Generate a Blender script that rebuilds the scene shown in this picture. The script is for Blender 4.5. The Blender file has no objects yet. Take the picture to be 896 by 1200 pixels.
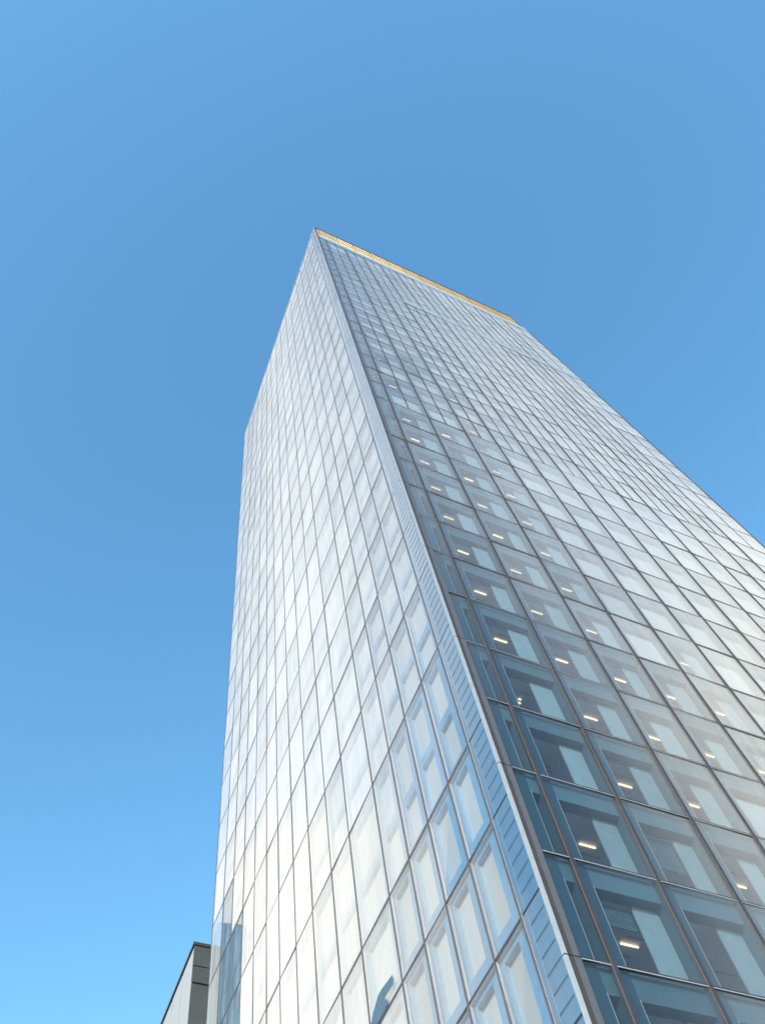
import bpy, math, random
from mathutils import Matrix, Vector
random.seed(7)
sc = bpy.context.scene
COL = sc.collection

# ------------------------------------------------------------------ camera
MR = [[0.9014028, -0.4163176, -0.1189646], [0.3302436, 0.8387512, -0.4329384], [0.2800216, 0.3509646, 0.8935389]]
F_PX = 1014.2320151
EYE = 1.6
cam = bpy.data.cameras.new('camera')
cam_o = bpy.data.objects.new('camera', cam)
COL.objects.link(cam_o)
X, Y, Z = (Vector(r) for r in MR)
m = Matrix(((X[0], -Y[0], -Z[0], 0), (X[1], -Y[1], -Z[1], 0), (X[2], -Y[2], -Z[2], EYE), (0, 0, 0, 1)))
cam_o.matrix_world = m
cam.sensor_fit = 'VERTICAL'
cam.sensor_height = 36.0
cam.sensor_width = 27.0
cam.lens = F_PX / 1200 * 36
cam.clip_start = 0.1
cam.clip_end = 9000
sc.camera = cam_o


def to_px(p):
    q = Vector(p) - Vector((0, 0, EYE))
    x, y, z = X.dot(q), Y.dot(q), Z.dot(q)
    if z <= 0.1:
        return None
    return 448 + F_PX * x / z, 600 + F_PX * y / z


# ------------------------------------------------------------------ materials
def new_mat(name):
    mt = bpy.data.materials.new(name)
    mt.use_nodes = True
    nt = mt.node_tree
    nt.nodes.clear()
    out = nt.nodes.new('ShaderNodeOutputMaterial')
    return mt, nt, out


def math_n(nt, op, a, b=None, c=None, clamp=False):
    n = nt.nodes.new('ShaderNodeMath')
    n.operation = op
    n.use_clamp = clamp
    for i, v in enumerate((a, b, c)):
        if v is None:
            continue
        if isinstance(v, (int, float)):
            n.inputs[i].default_value = v
        else:
            nt.links.new(v, n.inputs[i])
    return n.outputs[0]


def maprange(nt, v, a, b, c, d, mode='SMOOTHSTEP'):
    n = nt.nodes.new('ShaderNodeMapRange')
    n.interpolation_type = mode
    nt.links.new(v, n.inputs['Value'])
    for k, x in zip(('From Min', 'From Max', 'To Min', 'To Max'), (a, b, c, d)):
        n.inputs[k].default_value = x
    return n.outputs['Result']


def solid(name, col, rough=0.6, metal=0.0, vary=0.12, scale=3.0, spec=0.5, stretch=(1, 1, 1)):
    mt, nt, out = new_mat(name)
    b = nt.nodes.new('ShaderNodeBsdfPrincipled')
    b.inputs['Roughness'].default_value = rough
    b.inputs['Metallic'].default_value = metal
    b.inputs['Specular IOR Level'].default_value = spec
    tc = nt.nodes.new('ShaderNodeTexCoord')
    mp = nt.nodes.new('ShaderNodeMapping')
    mp.inputs['Scale'].default_value = stretch
    nt.links.new(tc.outputs['Object'], mp.inputs['Vector'])
    no = nt.nodes.new('ShaderNodeTexNoise')
    no.inputs['Scale'].default_value = scale
    no.inputs['Detail'].default_value = 5
    nt.links.new(mp.outputs['Vector'], no.inputs['Vector'])
    at = nt.nodes.new('ShaderNodeAttribute')
    at.attribute_name = 'var'
    f = maprange(nt, no.outputs['Fac'], 0.25, 0.75, 1 - vary, 1 + vary, 'LINEAR')
    f2 = math_n(nt, 'MULTIPLY_ADD', at.outputs['Fac'], vary * 1.3, f)
    hs = nt.nodes.new('ShaderNodeHueSaturation')
    hs.inputs['Color'].default_value = (*col, 1)
    nt.links.new(f2, hs.inputs['Value'])
    nt.links.new(hs.outputs['Color'], b.inputs['Base Color'])
    nt.links.new(b.outputs['BSDF'], out.inputs['Surface'])
    return mt


def lamp_mat(name, col, strength):
    mt, nt, out = new_mat(name)
    e = nt.nodes.new('ShaderNodeEmission')
    e.inputs['Color'].default_value = (*col, 1)
    e.inputs['Strength'].default_value = strength
    nt.links.new(e.outputs[0], out.inputs['Surface'])
    return mt


def facade_glass(name, tint, r0, r1, power, sheen_hi, sheen_lo, sheen_max, sheen_col, plan, far, wave=0.22):
    """coated double-skin glass: clear tinted pane + mirror coating (Fresnel-like) + a white sheen painted in
    as diffuse colour, growing at a glancing view"""
    mt, nt, out = new_mat(name)
    g = nt.nodes.new('ShaderNodeNewGeometry')
    dot = nt.nodes.new('ShaderNodeVectorMath')
    dot.operation = 'DOT_PRODUCT'
    nt.links.new(g.outputs['Normal'], dot.inputs[0])
    nt.links.new(g.outputs['Incoming'], dot.inputs[1])
    c = math_n(nt, 'ABSOLUTE', dot.outputs['Value'])
    inv = math_n(nt, 'SUBTRACT', 1.0, c, clamp=True)
    fres = math_n(nt, 'MULTIPLY_ADD', math_n(nt, 'POWER', inv, power), r1 - r0, r0)
    at = nt.nodes.new('ShaderNodeAttribute')
    at.attribute_name = 'var'
    # soft vertical wash streaks of dust in the white sheen
    tc = nt.nodes.new('ShaderNodeTexCoord')
    mp = nt.nodes.new('ShaderNodeMapping')
    mp.inputs['Scale'].default_value = (1.2, 1.2, 0.12)
    nt.links.new(tc.outputs['Object'], mp.inputs['Vector'])
    no = nt.nodes.new('ShaderNodeTexNoise')
    no.inputs['Scale'].default_value = 1.5
    no.inputs['Detail'].default_value = 4
    nt.links.new(mp.outputs['Vector'], no.inputs['Vector'])
    streak = maprange(nt, no.outputs['Fac'], 0.3, 0.7, 0.88, 1.06, 'LINEAR')
    si = nt.nodes.new('ShaderNodeSeparateXYZ')
    nt.links.new(g.outputs['Incoming'], si.inputs[0])
    hz = math_n(nt, 'SQRT', math_n(nt, 'SUBTRACT', 1.0001, math_n(nt, 'MULTIPLY', si.outputs[2], si.outputs[2])))
    hc = math_n(nt, 'DIVIDE', c, hz, clamp=True)      # the painted white sheen grows as the plan angle gets glancing
    f_plan = maprange(nt, hc, sheen_lo, sheen_hi, sheen_max * plan, 0.01)
    f_full = maprange(nt, c, 0.17, 0.50, sheen_max * (1 - plan), 0.01)
    fr = math_n(nt, 'ADD', f_plan, f_full)
    fr = math_n(nt, 'MULTIPLY', fr, maprange(nt, hc, 0.2, 0.34, far, 1.0))
    fr = math_n(nt, 'MULTIPLY', fr, streak)
    fr = math_n(nt, 'MULTIPLY', fr, math_n(nt, 'MULTIPLY_ADD', at.outputs['Fac'], 0.10, 1.0), clamp=True)
    tr = nt.nodes.new('ShaderNodeBsdfTransparent')
    tr.inputs['Color'].default_value = (*tint, 1)
    df = nt.nodes.new('ShaderNodeBsdfDiffuse')
    df.inputs['Color'].default_value = (*sheen_col, 1)  # diffuse white stands in for pale sky sheen
    gl = nt.nodes.new('ShaderNodeBsdfGlossy')
    gl.inputs['Roughness'].default_value = 0.03
    gl.inputs['Color'].default_value = (0.96, 0.98, 1.0, 1)
    # roller-wave of tempered panes
    n2 = nt.nodes.new('ShaderNodeTexNoise')
    n2.inputs['Scale'].default_value = 0.9
    n2.inputs['Detail'].default_value = 2
    nt.links.new(tc.outputs['Object'], n2.inputs['Vector'])
    bp = nt.nodes.new('ShaderNodeBump')
    bp.inputs['Strength'].default_value = wave
    bp.inputs['Distance'].default_value = 0.05
    nt.links.new(n2.outputs['Fac'], bp.inputs['Height'])
    nt.links.new(bp.outputs['Normal'], gl.inputs['Normal'])
    m1 = nt.nodes.new('ShaderNodeMixShader')
    nt.links.new(fr, m1.inputs[0])
    nt.links.new(tr.outputs[0], m1.inputs[1])
    nt.links.new(df.outputs[0], m1.inputs[2])
    m2 = nt.nodes.new('ShaderNodeMixShader')
    nt.links.new(fres, m2.inputs[0])
    nt.links.new(m1.outputs[0], m2.inputs[1])
    nt.links.new(gl.outputs[0], m2.inputs[2])
    nt.links.new(m2.outputs[0], out.inputs['Surface'])
    return mt


MT = {}
MT['glass_r'] = facade_glass('front_glass', (0.68, 0.78, 0.83), 0.05, 0.72, 4.0, 0.71, 0.31, 0.62, (0.77, 0.765, 0.745), 0.66, 1.0)
MT['glass_l'] = facade_glass('side_glass', (0.76, 0.83, 0.89), 0.14, 0.62, 5.0, 0.59, 0.33, 0.78, (0.82, 0.78, 0.73), 0.40, 0.75)
MT['glass_w'] = facade_glass('wing_glass', (0.70, 0.84, 0.92), 0.08, 0.55, 4.0, 0.5, 0.2, 0.42, (0.8, 0.8, 0.78), 0.5, 1.0, 0.02)
MT['glass_c'] = facade_glass('mirror_glass', (0.48, 0.64, 0.76), 0.28, 0.97, 2.8, 0.5, 0.2, 0.15, (0.8, 0.8, 0.8), 0.5, 1.0, 0.02)
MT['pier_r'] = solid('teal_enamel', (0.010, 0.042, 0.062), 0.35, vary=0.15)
MT['span_r'] = solid('teal_grey_spandrel', (0.065, 0.12, 0.145), 0.4, vary=0.12)
MT['reveal_r'] = solid('dark_reveal', (0.02, 0.055, 0.075), 0.5, vary=0.15)
MT['vent'] = solid('pale_blue_vent', (0.24, 0.32, 0.355), 0.45, vary=0.1)
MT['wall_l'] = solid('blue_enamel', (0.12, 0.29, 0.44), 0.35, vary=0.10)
MT['reveal_l'] = solid('blue_reveal', (0.25, 0.43, 0.57), 0.5, vary=0.12)
MT['blind'] = solid('white_roller_blind', (0.47, 0.47, 0.455), 0.8, vary=0.08, scale=1.4, stretch=(1, 1, 0.05))
MT['blind_r'] = solid('grey_white_blind', (0.40, 0.405, 0.40), 0.8, vary=0.14, scale=1.4, stretch=(1, 1, 0.05))
MT['band'] = solid('blue_grey_band', (0.27, 0.35, 0.40), 0.4, vary=0.06)
MT['ceiling'] = solid('ceiling_plaster', (0.56, 0.54, 0.57), 0.8, vary=0.10, scale=0.7)
MT['core'] = solid('core_wall_paint', (0.30, 0.32, 0.34), 0.8)
MT['alu'] = solid('brushed_aluminium', (0.52, 0.51, 0.50), 0.38, metal=0.55, vary=0.08)
MT['alu_pale'] = solid('pale_anodised_aluminium', (0.62, 0.60, 0.62), 0.45, metal=0.2, vary=0.06)
MT['alu_grey'] = solid('grey_cover_plate', (0.11, 0.11, 0.12), 0.45, metal=0.3, vary=0.08)
MT['mid_grey'] = solid('mid_grey_anodised', (0.10, 0.10, 0.11), 0.45, metal=0.2, vary=0.12)
MT['groove'] = solid('blue_grey_groove', (0.06, 0.11, 0.16), 0.5)
MT['dark'] = solid('dark_anodised_aluminium', (0.045, 0.045, 0.055), 0.4, metal=0.3, vary=0.15)
MT['brown'] = solid('brown_grey_gasket_channel', (0.04, 0.034, 0.032), 0.55, vary=0.2)
MT['line'] = solid('window_edge_trim', (0.42, 0.44, 0.46), 0.35, metal=0.3, vary=0.05)
MT['louvre'] = solid('blue_glass_panel', (0.11, 0.23, 0.34), 0.3, vary=0.07)
MT['gold'] = solid('gold_mesh', (0.82, 0.62, 0.30), 0.45, metal=0.15, vary=0.14, scale=6)
MT['gold_dark'] = solid('bronze_rib', (0.20, 0.12, 0.05), 0.5, metal=0.4)
MT['lamp'] = lamp_mat('warm_tube', (1.0, 0.66, 0.36), 1.25)
MT['lamp_dim'] = lamp_mat('dim_spot', (1.0, 0.74, 0.46), 0.75)
MT['roof'] = solid('roof_gravel', (0.3, 0.3, 0.3), 0.9)
MT['nb_light'] = solid('pale_metal_panel', (0.36, 0.40, 0.43), 0.4, vary=0.05)
MT['nb_dark'] = solid('weathered_green_grey_panel', (0.06, 0.075, 0.08), 0.6, vary=0.25, scale=0.35)
MT['nb_cope'] = solid('dark_roof_coping', (0.05, 0.05, 0.055), 0.5)
MT['slab_blue'] = solid('striped_blue_glass', (0.03, 0.10, 0.17), 0.4, vary=0.1)
MT['slab_pale'] = solid('pale_blue_stripe', (0.14, 0.26, 0.36), 0.5, vary=0.1)
MT['reflect_dark'] = solid('slate_blue_reflection', (0.06, 0.125, 0.185), 0.5, vary=0.2)  # dark reflection painted as a flat colour


# ------------------------------------------------------------------ mesh builder
class MB:
    def __init__(self):
        self.v, self.f, self.mi, self.var, self.mats = [], [], [], [], []

    def mat(self, k):
        if k not in self.mats:
            self.mats.append(k)
        return self.mats.index(k)

    def quad(self, pts, k, var=0.0):
        n = len(self.v)
        self.v += [tuple(p) for p in pts]
        self.f.append(tuple(range(n, n + len(pts))))
        self.mi.append(self.mat(k))
        self.var.append(var)

    def hexa(self, c, k, var=0.0):
        """c: 8 corners, bottom ring 0-3 then top ring 4-7"""
        n = len(self.v)
        self.v += [tuple(p) for p in c]
        for q in ((3, 2, 1, 0), (4, 5, 6, 7), (0, 1, 5, 4), (1, 2, 6, 5), (2, 3, 7, 6), (3, 0, 4, 7)):
            self.f.append(tuple(n + i for i in q))
            self.mi.append(self.mat(k))
            self.var.append(var)

    def add(self, o):
        n = len(self.v)
        self.v += o.v
        self.f += [tuple(n + i for i in f) for f in o.f]
        self.mi += [self.mat(o.mats[i]) for i in o.mi]
        self.var += o.var

    def build(self, name, parent=None, loc=None):
        me = bpy.data.meshes.new(name)
        org = Vector(loc) if loc is not None else Vector((0, 0, 0))
        me.from_pydata([tuple(Vector(p) - org) for p in self.v], [], self.f)
        for k in self.mats:
            me.materials.append(MT[k])
        me.polygons.foreach_set('material_index', self.mi)
        a = me.attributes.new('var', 'FLOAT', 'FACE')
        a.data.foreach_set('value', self.var)
        me.update()
        o = bpy.data.objects.new(name, me)
        COL.objects.link(o)
        if parent is not None:
            o.parent = parent
        if loc is not None:
            o.location = org
        return o


def empty(name, loc, label=None, cat=None, group=None):
    o = bpy.data.objects.new(name, None)
    COL.objects.link(o)
    o.location = loc
    o.empty_display_size = 0.5
    if label:
        o['label'] = label
        o['category'] = cat
    if group:
        o['group'] = group
    return o


# ------------------------------------------------------------------ tower
C0 = Vector((14.5194004, 15.7520271, 0.0))
V = Vector((0.06615730, 0.99780921, 0.0))
NIN = Vector((V[1], -V[0], 0.0))          # inward normal of the side facade
U = Vector((1, 0, 0))
tower = empty('glass_tower', C0, 'tall glass office tower with gold crown band, sharp corner edge and two gridded facades', 'tower')


def P(side, s, d, z):
    if side == 'R':
        return Vector((s, d, z))
    q = V * s + NIN * d
    return Vector((q[0], q[1], z))


def box(mb, side, s0, s1, d0, d1, z0, z1, k, var=0.0):
    c = [P(side, s, d, z) for z in (z0, z1) for s, d in ((s0, d0), (s1, d0), (s1, d1), (s0, d1))]
    mb.hexa(c, k, var)


def rect(mb, side, s0, s1, d, z0, z1, k, var=0.0, jit=0.0):
    j = [random.uniform(-jit, jit) for _ in range(4)]
    pts = [P(side, s0, d + j[0], z0), P(side, s1, d + j[1], z0), P(side, s1, d + j[2], z1), P(side, s0, d + j[3], z1)]
    if side == 'L':
        pts.reverse()
    mb.quad(pts, k, var)


H = 152.0 + EYE
WR, WL = 39.4, 38.8
GOLD0 = 144.6 + EYE

# column lines and floor lines, as set out on the facades
COLS_R = [0.51, 1.55, 4.80, 8.05, 11.0, 13.9]
while COLS_R[-1] + 2.9 < WR - 0.5:
    COLS_R.append(COLS_R[-1] + 2.9)
COLS_R[-1] = WR - 0.05
ROWS_R = [0.2, 3.9, 7.5, 11.1, 14.72, 18.37, 22.0, 25.75, 29.6, 33.6, 37.65]
while ROWS_R[-1] + 4.08 < 141:
    ROWS_R.append(ROWS_R[-1] + 4.08)
ROWS_R[-1] = GOLD0 - EYE - 2.1
ROWS_R = [z + EYE for z in ROWS_R]
COLS_L = [1.32, 3.22, 5.24, 7.22, 9.35, 12.55, 15.08, 17.91, 20.51, 23.17, 25.5, 28.05, 30.65, 33.3, 35.9, 38.75]
ROWS_L = [0.2, 5.6, 9.4, 13.15, 16.93, 20.66, 24.42, 30.7, 36.15, 41.3, 46.2]
while ROWS_L[-1] + 4.95 < 149:
    ROWS_L.append(ROWS_L[-1] + 4.95)
ROWS_L = [z + EYE for z in ROWS_L]
ROWS_L.append(H - 0.4)


def view_area(side, s0, s1, z0, z1):
    pts = [to_px(C0 + P(side, s, 0, z)) for s, z in ((s0, z0), (s1, z0), (s1, z1), (s0, z1))]
    if any(p is None for p in pts):
        return 0
    pts = [(min(max(x, 0), 896), min(max(y, 0), 1200)) for x, y in pts]
    a = 0
    for i in range(4):
        x0, y0 = pts[i]
        x1, y1 = pts[(i + 1) % 4]
        a += x0 * y1 - x1 * y0
    return abs(a) / 2


def window_r(ci, ri):
    """front-facade bay: outer pane, inner enamel wall with a recessed window, pale vent panel, tube light on the ceiling"""
    s0, s1 = COLS_R[ci], COLS_R[ci + 1]
    z0, z1 = ROWS_R[ri], ROWS_R[ri + 1]
    h = z1 - z0
    narrow = (s1 - s0) < 1.5
    var = random.uniform(-1, 1)
    pane, wall, vent, lamp = MB(), MB(), MB(), MB()
    rect(pane, 'R', s0 + 0.02, s1 - 0.02, 0.0, z0 + 0.03, z1 - 0.03, 'glass_r', var, 0.028)
    d1, ds = 0.12, 0.17
    d2 = ds + 0.35 * max(0.28, min(1.0, 26.0 / (z0 - EYE + 1)))
    if narrow:
        o0, o1 = s0 + 0.56, s1 - 0.03
    else:
        o0, o1 = s0 + 0.56, s1 - 0.10
    q0, q1 = z0 + 0.12, z1 - 0.80
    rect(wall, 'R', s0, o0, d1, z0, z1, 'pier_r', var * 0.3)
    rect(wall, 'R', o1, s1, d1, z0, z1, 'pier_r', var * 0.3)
    rect(wall, 'R', o0, o1, ds, q1, z1, 'span_r', random.uniform(-1, 1))
    rect(wall, 'R', o0, o1, ds, z0, q0, 'span_r', var)
    wall.quad([P('R', o0, ds, q1), P('R', o1, ds, q1), P('R', o1, d2, q1), P('R', o0, d2, q1)], 'reveal_r')
    wall.quad([P('R', o0, ds, q0), P('R', o1, ds, q0), P('R', o1, d2, q0), P('R', o0, d2, q0)], 'reveal_r')
    wall.quad([P('R', o0, d1, z0), P('R', o0, d2, z0), P('R', o0, d2, z1), P('R', o0, d1, z1)], 'reveal_r')
    wall.quad([P('R', o1, d1, z0), P('R', o1, d2, z0), P('R', o1, d2, z1), P('R', o1, d1, z1)], 'reveal_r')
    # slim bright edge of the inner window frame
    box(wall, 'R', o0 + 0.002, o0 + 0.02, d1 - 0.01, d1 + 0.015, q0, q1, 'line')
    box(wall, 'R', o0 + 0.03, o1, d2 - 0.06, d2, q1 - 0.05, q1 - 0.002, 'reveal_r')
    if not narrow:
        w = random.choice([0.95, 0.95, 0.98, 0.9, 0.8, 1.05])
        box(vent, 'R', o1 - w - 0.03, o1 - 0.003, d2 - 0.03, d2 + 0.03, q0 + 0.002, q1 - 0.06, 'vent', random.uniform(-1, 1))
        # white blind drawn down behind the inner glass: the rule on the high floors and away from the corner
        up = (random.random() < (z1 - EYE - 56) / 30) or ci >= 8 or (ci >= 4 and random.random() < 0.25 + 0.17 * (ci - 4) + (z1 - EYE - 20) / 60)
        if up:
            vent = MB()
            box(vent, 'R', o0 - 0.02, o1 - 0.003, d2 - 0.03, d2 + 0.0, q0 + 0.002, q1 - 0.06, 'blind_r', random.uniform(-1, 1))
        elif random.random() < 0.12:        # lowered blind, slats closed
            zb = q1 - random.uniform(0.5, 1.6)
            z = q1 - 0.1
            while z > zb:
                box(vent, 'R', o0 + 0.05, o1 - w - 0.05, d2 + 0.10, d2 + 0.15, z - 0.055, z - 0.01, 'span_r', random.uniform(-1, 1))
                z -= 0.07
    # light on the ceiling behind
    rise = z1 - EYE
    dl = max(0.55, min(2.6, 37.0 / rise))
    zc = z1 - 0.79
    if narrow:
        if random.random() < 0.7:
            for k in range(3):
                box(lamp, 'R', s0 + 0.75, s1 + 0.5, 1.1 + 0.16 * k, 1.16 + 0.16 * k, zc - 0.10, zc - 0.05, 'line')
            box(lamp, 'R', s0 + 0.8, s1 + 0.4, 1.28, 1.30, zc - 0.13, zc - 0.10, 'lamp_dim')
    else:
        sx = s0 + dl * 1.03 + 0.55 + 0.12 * min(ci, 5)
        near = (ci <= 3 and rise < 78) or (ci <= 7 and rise < 52)
        r = random.random()
        if not up:                        # slots and a duct on the ceiling
            for k in range(random.choice((1, 2, 3))):
                b = dl + random.choice((-0.55, -0.32, 0.3, 0.5, 0.8)) * min(1, dl / 2)
                a = sx + random.uniform(-0.5, 0.3)
                box(lamp, 'R', a, a + random.uniform(0.7, 1.5), b + 0.02 * k, b + 0.02 * k + 0.04, zc - 0.035 - 0.004 * k, zc - 0.012 - 0.004 * k, 'mid_grey')
        if near and r < 0.93 and not (ci == 1 and ri in (6, 7)):
            box(lamp, 'R', sx, sx + 0.68, dl, dl + 0.05, zc - 0.07, zc - 0.03, 'lamp' if rise < 34 or random.random() < 0.3 else 'lamp_dim')
        elif rise < 95 and r < 0.75:
            for k in range(random.choice((2, 3))):
                a = sx + random.uniform(0, 0.7)
                b = dl + random.uniform(0, 0.35)
                box(lamp, 'R', a, a + 0.14, b, b + 0.06, zc - 0.06, zc - 0.02, 'lamp_dim')
    return pane, wall, vent, lamp


def window_l(ci, ri):
    """side-facade bay: outer pane, blue enamel wall with one or two recessed openings closed by white blinds"""
    s0, s1 = COLS_L[ci], COLS_L[ci + 1]
    z0, z1 = ROWS_L[ri], ROWS_L[ri + 1]
    var = random.uniform(-1, 1)
    pane, wall, blind = MB(), MB(), MB()
    rect(pane, 'L', s0 + 0.02, s1 - 0.02, 0.0, z0 + 0.03, z1 - 0.03, 'glass_l', var, 0.028)
    low = z0 - EYE < (40 if ci == 12 else 42)
    if ci == len(COLS_L) - 2:             # clear glass wing past the end of the rooms
        if low:
            pane = MB()
            rect(pane, 'L', s0 + 0.02, s1 - 0.02, 0.0, z0 + 0.03, z1 - 0.03, 'glass_w', var, 0.003)
        return pane, wall, blind
    if ci >= 12 and low:     # mirror glass with little painted sheen in the low end bays
        pane = MB()
        rect(pane, 'L', s0 + 0.02, s1 - 0.02, 0.0, z0 + 0.03, z1 - 0.03, 'glass_c', var, 0.003)
    d1, d2 = 0.20, 0.58
    o0, o1 = s0 + 0.66, s1 - 0.20
    if s1 - s0 > 2.4:
        o0, o1 = s0 + 0.62, s1 - 0.22
    if ci >= 5:
        d1, d2 = 0.12, 0.36
        o0, o1 = s0 + 0.40, s1 - 0.12
    elif ri >= 7:
        d1, d2 = 0.14, 0.42
        o0, o1 = s0 + 0.42, s1 - 0.14
    k = max(0.32, min(1.0, 24.0 / (z0 - EYE + 1)))
    d1 = 0.14
    d2 = d1 + (0.19 if ci < 5 else 0.17) * k
    if z1 - z0 > 4.2:
        zm = z0 + (z1 - z0) * random.choice((0.44, 0.47, 0.47))
        ops = [(z0 + 0.45, zm - 0.22), (zm + 0.22, z1 - 0.34)]
    else:
        ops = [(z0 + 0.62, z1 - 0.24)]
    prev = z0
    for a, b in ops:
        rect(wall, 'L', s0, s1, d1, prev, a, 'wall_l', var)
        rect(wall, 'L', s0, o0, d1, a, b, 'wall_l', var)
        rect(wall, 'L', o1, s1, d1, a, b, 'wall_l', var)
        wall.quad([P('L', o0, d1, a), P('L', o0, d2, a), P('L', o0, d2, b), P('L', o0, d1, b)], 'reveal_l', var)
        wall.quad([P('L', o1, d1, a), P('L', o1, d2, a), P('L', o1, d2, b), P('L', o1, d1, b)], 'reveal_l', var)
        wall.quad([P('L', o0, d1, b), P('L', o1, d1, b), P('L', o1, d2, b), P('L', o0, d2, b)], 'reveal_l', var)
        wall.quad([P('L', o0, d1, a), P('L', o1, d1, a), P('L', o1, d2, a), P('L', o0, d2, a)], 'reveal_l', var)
        box(wall, 'L', o1 - 0.03, o1 - 0.003, d1 - 0.012, d1 + 0.03, a, b, 'line')
        box(blind, 'L', o0 - 0.04, o1 + 0.04, d2, d2 + 0.02, a - 0.04, b + 0.04, 'blind', random.uniform(-1, 1))
        prev = b
    rect(wall, 'L', s0, s1, d1, prev, z1, 'wall_l', var)
    return pane, wall, blind


cand = []
for ci in range(len(COLS_R) - 1):
    for ri in range(len(ROWS_R) - 1):
        cand.append((view_area('R', COLS_R[ci], COLS_R[ci + 1], ROWS_R[ri], ROWS_R[ri + 1]), 'R', ci, ri))
for ci in range(len(COLS_L) - 1):
    for ri in range(len(ROWS_L) - 1):
        cand.append((view_area('L', COLS_L[ci], COLS_L[ci + 1], ROWS_L[ri], ROWS_L[ri + 1]), 'L', ci, ri))
cand.sort(key=lambda t: -t[0])
rest = MB()
for n, (a, side, ci, ri) in enumerate(cand):
    parts = window_r(ci, ri) if side == 'R' else window_l(ci, ri)
    if n < 100:
        w = parts[0].build('window', tower)
        names = ('inner_wall', 'vent_panel', 'ceiling_light') if side == 'R' else ('inner_wall', 'roller_blind')
        for nm, mb in zip(names, parts[1:]):
            if mb.f:
                mb.build(nm, w)
    else:
        for mb in parts:
            rest.add(mb)
o = rest.build('window', tower)
o['kind'] = 'stuff'

# flat dark cutout on the side glass, standing in for a reflection
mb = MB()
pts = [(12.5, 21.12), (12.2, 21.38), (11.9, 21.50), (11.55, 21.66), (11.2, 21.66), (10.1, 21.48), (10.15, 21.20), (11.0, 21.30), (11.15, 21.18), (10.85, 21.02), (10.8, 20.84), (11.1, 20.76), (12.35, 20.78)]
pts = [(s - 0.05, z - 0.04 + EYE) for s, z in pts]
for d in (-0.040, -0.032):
    mb.quad([P('L', s, d, z) for s, z in pts], 'reflect_dark')
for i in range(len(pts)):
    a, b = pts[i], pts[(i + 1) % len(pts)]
    mb.quad([P('L', a[0], -0.040, a[1]), P('L', b[0], -0.040, b[1]), P('L', b[0], -0.032, b[1]), P('L', a[0], -0.032, a[1])], 'reflect_dark')
mb.build('painted_reflection', tower)

# mullions: dark outer cap, paler fin behind the glass
for i, s in enumerate(COLS_R[1:]):
    mb = MB()
    box(mb, 'R', s - 0.06, s + 0.055, -0.075, -0.012, 0.2, GOLD0 - 2.1, 'dark')
    box(mb, 'R', s - 0.082, s - 0.061, -0.055, -0.012, 0.2, GOLD0 - 2.1, 'alu_grey')
    box(mb, 'R', s - 0.05, s + 0.05, 0.012, 0.115, 0.2, GOLD0 - 2.1, 'dark')
    mb.build('mullion', tower)
for i in range(1, len(COLS_R) - 1):
    s = (COLS_R[i] + COLS_R[i + 1]) / 2
    mb = MB()
    box(mb, 'R', s - 0.045, s + 0.045, -0.04, -0.012, ROWS_R[16], GOLD0 - 2.1, 'brown')
    mb.build('slim_mullion', tower)
for i, s in enumerate(COLS_L):
    mb = MB()
    box(mb, 'L', s - 0.03, s + 0.03, -0.05, -0.012, 0.2, H - 0.4, 'mid_grey')
    box(mb, 'L', s - 0.03, s + 0.03, 0.012, 0.10, 0.2, H - 0.4, 'alu_pale')
    mb.build('mullion', tower)
# transoms
for z in ROWS_R[1:]:
    mb = MB()
    box(mb, 'R', 0.52, WR - 0.1, -0.040, -0.013, z - 0.001, z + 0.035, 'dark')
    box(mb, 'R', 0.52, WR - 0.1, -0.034, -0.014, z - 0.035, z - 0.003, 'alu')
    box(mb, 'R', 0.52, WR - 0.1, 0.013, 0.10, z - 0.03, z + 0.03, 'reveal_r')
    mb.build('transom', tower)
for z in ROWS_L[1:]:
    mb = MB()
    box(mb, 'L', 1.38, WL, -0.035, -0.013, z - 0.025, z + 0.025, 'alu_grey')
    box(mb, 'L', 1.38, WL - 2.9, 0.013, 0.195, z - 0.05, z + 0.02, 'alu_pale')
    mb.build('transom', tower)

# corner: bright nose, brown channel, grey cover plate; joints every second floor
zs = [0.2] + ROWS_R[2::2] + [H]
for a, b in zip(zs, zs[1:]):
    mb = MB()
    a2, b2 = a + 0.02, b - 0.02
    box(mb, 'R', -0.03, 0.075, -0.04, 0.06, a2, b2, 'alu')
    box(mb, 'R', 0.077, 0.25, -0.037, 0.06, a2, b2, 'brown')
    box(mb, 'R', 0.252, 0.49, -0.032, 0.06, a2, b2, 'alu_grey')
    box(mb, 'R', -0.03, 0.50, -0.02, 0.05, b2, b2 + 0.04, 'dark')
    mb.build('corner_trim', tower)
# louvre-like blue panels on the side facade beside the corner
for a, b in zip(ROWS_L, ROWS_L[1:]):
    mb = MB()
    box(mb, 'L', 0.11, 1.26, 0.0, 0.05, a + 0.05, b - 0.05, 'louvre', random.uniform(-1, 1))
    box(mb, 'L', 0.11, 1.26, 0.01, 0.04, b - 0.05, b + 0.05, 'dark')
    n = max(2, round((b - a) / 0.53))
    for k in range(1, n):
        z = a + (b - a) * k / n
        box(mb, 'L', 0.13, 0.97, -0.036, -0.027, z - 0.008, z + 0.008, 'groove')
    box(mb, 'L', 1.02, 1.04, -0.004, 0.004, a + 0.05, b - 0.05, 'alu')
    rect(mb, 'L', 0.115, 1.255, -0.02, a + 0.05, b - 0.05, 'glass_l', random.uniform(-1, 1), 0.004)
    mb.build('louvre_panel', tower)

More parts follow.
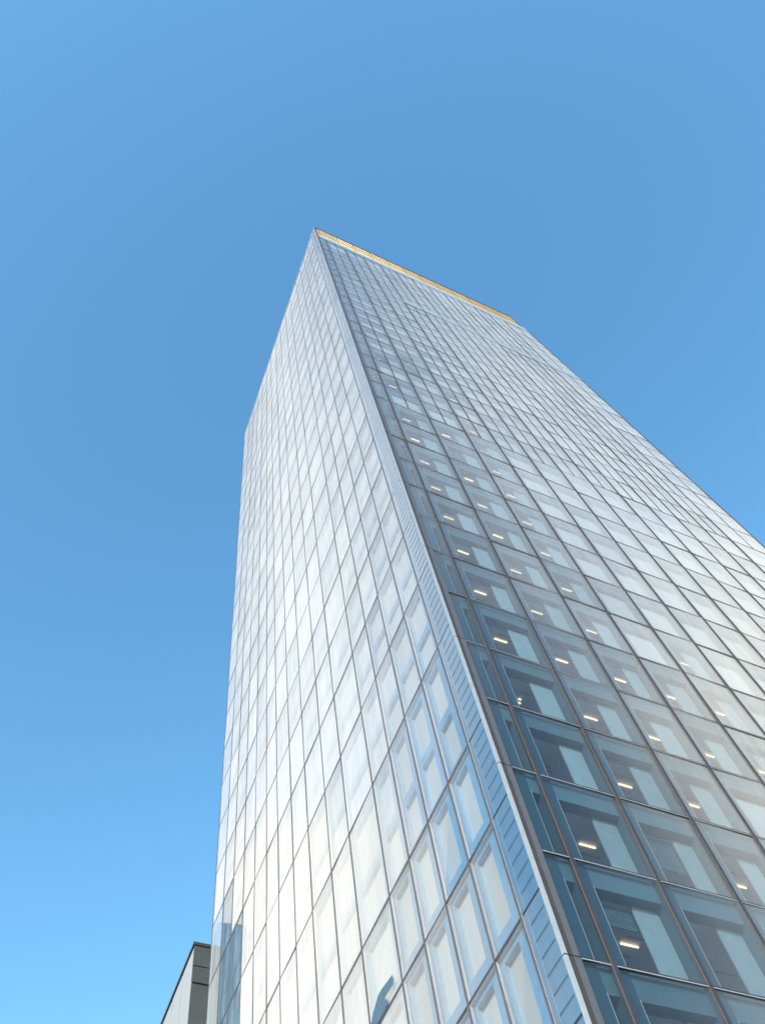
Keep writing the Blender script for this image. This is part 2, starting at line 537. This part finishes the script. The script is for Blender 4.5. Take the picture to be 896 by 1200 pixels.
# crown: gold band on the front, pale soffit strip under it, dark coping
n = 12
wtop = WR - 1.2
for k in range(n):
    mb = MB()
    a, b = 0.52 + (wtop - 0.52) * k / n, 0.52 + (wtop - 0.52) * (k + 1) / n
    box(mb, 'R', a, b - 0.02, -0.06, 0.25, GOLD0, H - 0.35, 'gold', random.uniform(-1, 1))
    m_ = 6
    for q in range(m_):
        s = a + (b - a) * (q + 0.5) / m_
        w = 0.09 if q == 0 else 0.035
        box(mb, 'R', s - w, s + w, -0.12, -0.062, GOLD0, H - 0.35, 'gold_dark')
    for q in range(1, 3):
        z = GOLD0 + (H - 0.35 - GOLD0) * q / 3
        box(mb, 'R', a, b - 0.02, -0.10, -0.063, z - 0.05, z + 0.05, 'gold_dark')
    mb.build('gold_parapet_panel', tower)
mb = MB()
box(mb, 'R', 0.52, WR - 0.4, -0.10, 0.3, GOLD0 - 0.9, GOLD0 - 0.02, 'alu_pale')
box(mb, 'R', 0.52, WR - 0.2, -0.05, 0.3, GOLD0 - 2.07, GOLD0 - 0.92, 'reveal_l')
mb.build('crown_base', tower)
mb = MB()
box(mb, 'R', 10.9, WR - 0.1, -0.052, -0.034, 115.6, 118.0, 'band')
mb.build('plant_floor_band', tower)
mb = MB()
box(mb, 'R', 0.2, wtop, -0.15, 0.4, H - 0.34, H, 'dark')
box(mb, 'L', 0.5, WL, -0.05, 0.4, H - 0.38, H, 'alu_pale')
mb.build('coping', tower)

# floor slabs, core, rear walls, roof
back = P('L', 36.0, 0.6, 0)
for z in ROWS_R[1:]:
    mb = MB()
    c = []
    for zz in (z - 0.78, z - 0.05):
        c += [Vector((0.75, 0.62, zz)), Vector((WR - 0.5, 0.62, zz)), Vector((WR - 0.5, 9, zz)), Vector((1.3, 9, zz))]
    mb.hexa(c, 'ceiling')
    mb.build('floor_slab', tower)
mb = MB()
c = []
for zz in (0.2, H - 3):
    c += [Vector((1.3, 9.01, zz)), Vector((WR - 0.5, 9.01, zz)), Vector((WR - 0.5, 35.9, zz)), Vector((3.2, 35.9, zz))]
mb.hexa(c, 'core')
mb.build('core_wall', tower)
mb = MB()
c = []
for zz in (0.2, H - 1.5):
    c += [Vector((WR - 0.45, 0.1, zz)), Vector((WR - 0.02, 0.1, zz)), Vector((WR - 0.02, 36.3, zz)), Vector((WR - 0.45, 36.3, zz))]
mb.hexa(c, 'span_r')
c = []
for zz in (0.2, H - 1.5):
    c += [Vector((2.65, 35.95, zz)), Vector((WR - 0.46, 35.95, zz)), Vector((WR - 0.46, 36.3, zz)), Vector((2.7, 36.3, zz))]
mb.hexa(c, 'span_r')
mb.build('rear_wall', tower)
mb = MB()
c = []
for zz in (H - 2.2, H - 1.6):
    c += [Vector((0.75, 0.5, zz)), Vector((WR - 0.46, 0.5, zz)), Vector((WR - 0.46, 35.9, zz)), Vector((3.0, 35.9, zz))]
mb.hexa(c, 'roof')
mb.build('roof', tower)

# ------------------------------------------------------------------ neighbouring building
NB = Vector((23.2, 80.0, 0))
nb = empty('neighbouring_building', NB, 'low grey building with pale panelled side behind the tower at lower left', 'building')
NH = 65.5 + EYE
mb = MB()


def nbox(mb, x0, x1, y0, y1, z0, z1, k):
    mb.hexa([U * x + V * y + Vector((0, 0, z)) for z in (z0, z1) for x, y in ((x0, y0), (x1, y0), (x1, y1), (x0, y1))], k)


nbox(mb, 0.12, 8, 0.15, 60, 0, NH - 0.2, 'nb_dark')
mb.build('wall', nb)
for k in range(3):
    mb = MB()
    top = [NH - 2.6, 60.6 + EYE, 30][k]
    a, b = [(NH - 2.55, NH - 0.2), (61.05 + EYE, NH - 2.65), (2, 60.8 + EYE)][k]
    nbox(mb, 0.02, 8, 0.0, 0.15, a, b, 'nb_dark')
    mb.build('end_panel', nb)
y = 0.2
while y < 58:
    mb = MB()
    nbox(mb, 0.0, 0.11, y, y + 4.1, 2, NH - 0.45, 'nb_light')
    mb.build('side_panel', nb)
    y += 4.4
mb = MB()
nbox(mb, -0.12, 8.1, -0.12, 60, NH - 0.2, NH + 0.15, 'nb_cope')
mb.build('coping', nb)

# slim high-rise that the lower left glass mirrors
SL = Vector((-13.9, 190.0, 0))
sl = empty('slim_high_rise', SL, 'slim blue striped high-rise seen mirrored in the lower left tower glass', 'building')
mb = MB()
mb.hexa([Vector((x, y, z)) for z in (0, 161) for x, y in ((0, 0), (6.7, 0), (6.7, 14), (0, 14))], 'slab_blue')
mb.build('wall', sl)
for k, (a, b) in enumerate(((0.2, 0.5), (1.1, 1.9), (2.5, 2.7), (3.2, 3.9), (4.7, 5.0), (5.6, 6.5))):
    mb = MB()
    mb.hexa([Vector((x, y, z)) for z in (0, 160.4) for x, y in ((a, -0.25), (b, -0.25), (b, -0.003), (a, -0.003))], 'slab_pale')
    mb.build('vertical_fin', sl)

# ------------------------------------------------------------------ ground
MT['paving'] = solid('plaza_paving', (0.32, 0.31, 0.30), 0.8, vary=0.15, scale=0.4)
MT['asphalt'] = solid('ground_asphalt', (0.07, 0.07, 0.07), 0.9, vary=0.2, scale=0.2)
mb = MB()
mb.quad([(-4000, -4000, 0), (4000, -4000, 0), (4000, 4000, 0), (-4000, 4000, 0)], 'asphalt')
o = mb.build('ground')
o['kind'] = 'structure'
mb = MB()
mb.hexa([Vector((x, y, z)) for z in (0.004, 0.14) for x, y in ((-60, -60), (90, -60), (90, 70), (-60, 70))], 'paving')
o = mb.build('pavement')
o['kind'] = 'structure'

# ------------------------------------------------------------------ light
SUN_AZ, SUN_EL = math.radians(-133), math.radians(20)      # azimuth from +Y towards +X
sd = Vector((math.sin(SUN_AZ) * math.cos(SUN_EL), math.cos(SUN_AZ) * math.cos(SUN_EL), math.sin(SUN_EL)))
sun = bpy.data.lights.new('sun', 'SUN')
sun.energy = 2.0
sun.angle = math.radians(0.53)
sun.color = (1.0, 0.93, 0.81)
so = bpy.data.objects.new('sun', sun)
COL.objects.link(so)
so.rotation_euler = sd.to_track_quat('Z', 'Y').to_euler()
so.location = (-60, -60, 120)

w = bpy.data.worlds.new('World')
sc.world = w
w.use_nodes = True
nt = w.node_tree
nt.nodes.clear()
out = nt.nodes.new('ShaderNodeOutputWorld')
bg = nt.nodes.new('ShaderNodeBackground')
BG = 0.15
bg.inputs['Strength'].default_value = BG
nt.links.new(bg.outputs[0], out.inputs['Surface'])
sky = nt.nodes.new('ShaderNodeTexSky')
sky.sky_type = 'NISHITA'
sky.sun_disc = False
sky.sun_elevation = SUN_EL
sky.sun_rotation = SUN_AZ
sky.air_density = 1.4
sky.dust_density = 0.6
sky.ozone_density = 2.8
tc = nt.nodes.new('ShaderNodeTexCoord')
sep = nt.nodes.new('ShaderNodeSeparateXYZ')
nt.links.new(tc.outputs['Generated'], sep.inputs[0])
no = nt.nodes.new('ShaderNodeTexNoise')
no.inputs['Scale'].default_value = 5
no.inputs['Detail'].default_value = 6
nt.links.new(tc.outputs['Generated'], no.inputs['Vector'])
wob = math_n(nt, 'MULTIPLY', math_n(nt, 'SUBTRACT', no.outputs['Fac'], 0.5), 5.0)

def white_bank(a, e, r0, r1):
    """a round-edged bank of added white, unseen, for the glass to mirror, centred on azimuth a, elevation e (degrees)"""
    a, e = math.radians(a), math.radians(e)
    dn = nt.nodes.new('ShaderNodeVectorMath')
    dn.operation = 'DOT_PRODUCT'
    nt.links.new(tc.outputs['Generated'], dn.inputs[0])
    dn.inputs[1].default_value = (math.sin(a) * math.cos(e), math.cos(a) * math.cos(e), math.sin(e))
    ang = math_n(nt, 'MULTIPLY', math_n(nt, 'ARCCOSINE', dn.outputs['Value']), 180 / math.pi)
    return maprange(nt, math_n(nt, 'ADD', ang, wob), r0, r1, 1, 0)


b1 = white_bank(-17.5, 31, 12, 16.5)  # unseen white added to the sky for the side glass to mirror
b2 = white_bank(108, 38, 8, 18)  # same added white, out of view, mirrored by the front glass
cl = math_n(nt, 'MULTIPLY', math_n(nt, 'ADD', b1, b2, clamp=True), 0.92)
hs = nt.nodes.new('ShaderNodeHueSaturation')
hs.inputs['Saturation'].default_value = 1.21
hs.inputs['Hue'].default_value = 0.4925
nt.links.new(sky.outputs[0], hs.inputs['Color'])
mx = nt.nodes.new('ShaderNodeMix')
mx.data_type = 'RGBA'
nt.links.new(cl, mx.inputs[0])
nt.links.new(hs.outputs[0], mx.inputs[6])
mx.inputs[7].default_value = (0.37 / BG, 0.37 / BG, 0.36 / BG, 1)
nt.links.new(mx.outputs[2], bg.inputs['Color'])

# ------------------------------------------------------------------ render settings
sc.view_settings.view_transform = 'Standard'
sc.view_settings.look = 'None'
sc.view_settings.exposure = 1.30
sc.view_settings.gamma = 1
sc.view_settings.use_curve_mapping = False
sc.render.engine = 'CYCLES'
sc.cycles.max_bounces = 8
sc.cycles.diffuse_bounces = 3
sc.cycles.glossy_bounces = 4
sc.cycles.transparent_max_bounces = 12
sc.cycles.caustics_reflective = False
sc.cycles.caustics_refractive = False
sc.cycles.sample_clamp_indirect = 4
sc.cycles.use_denoising = True
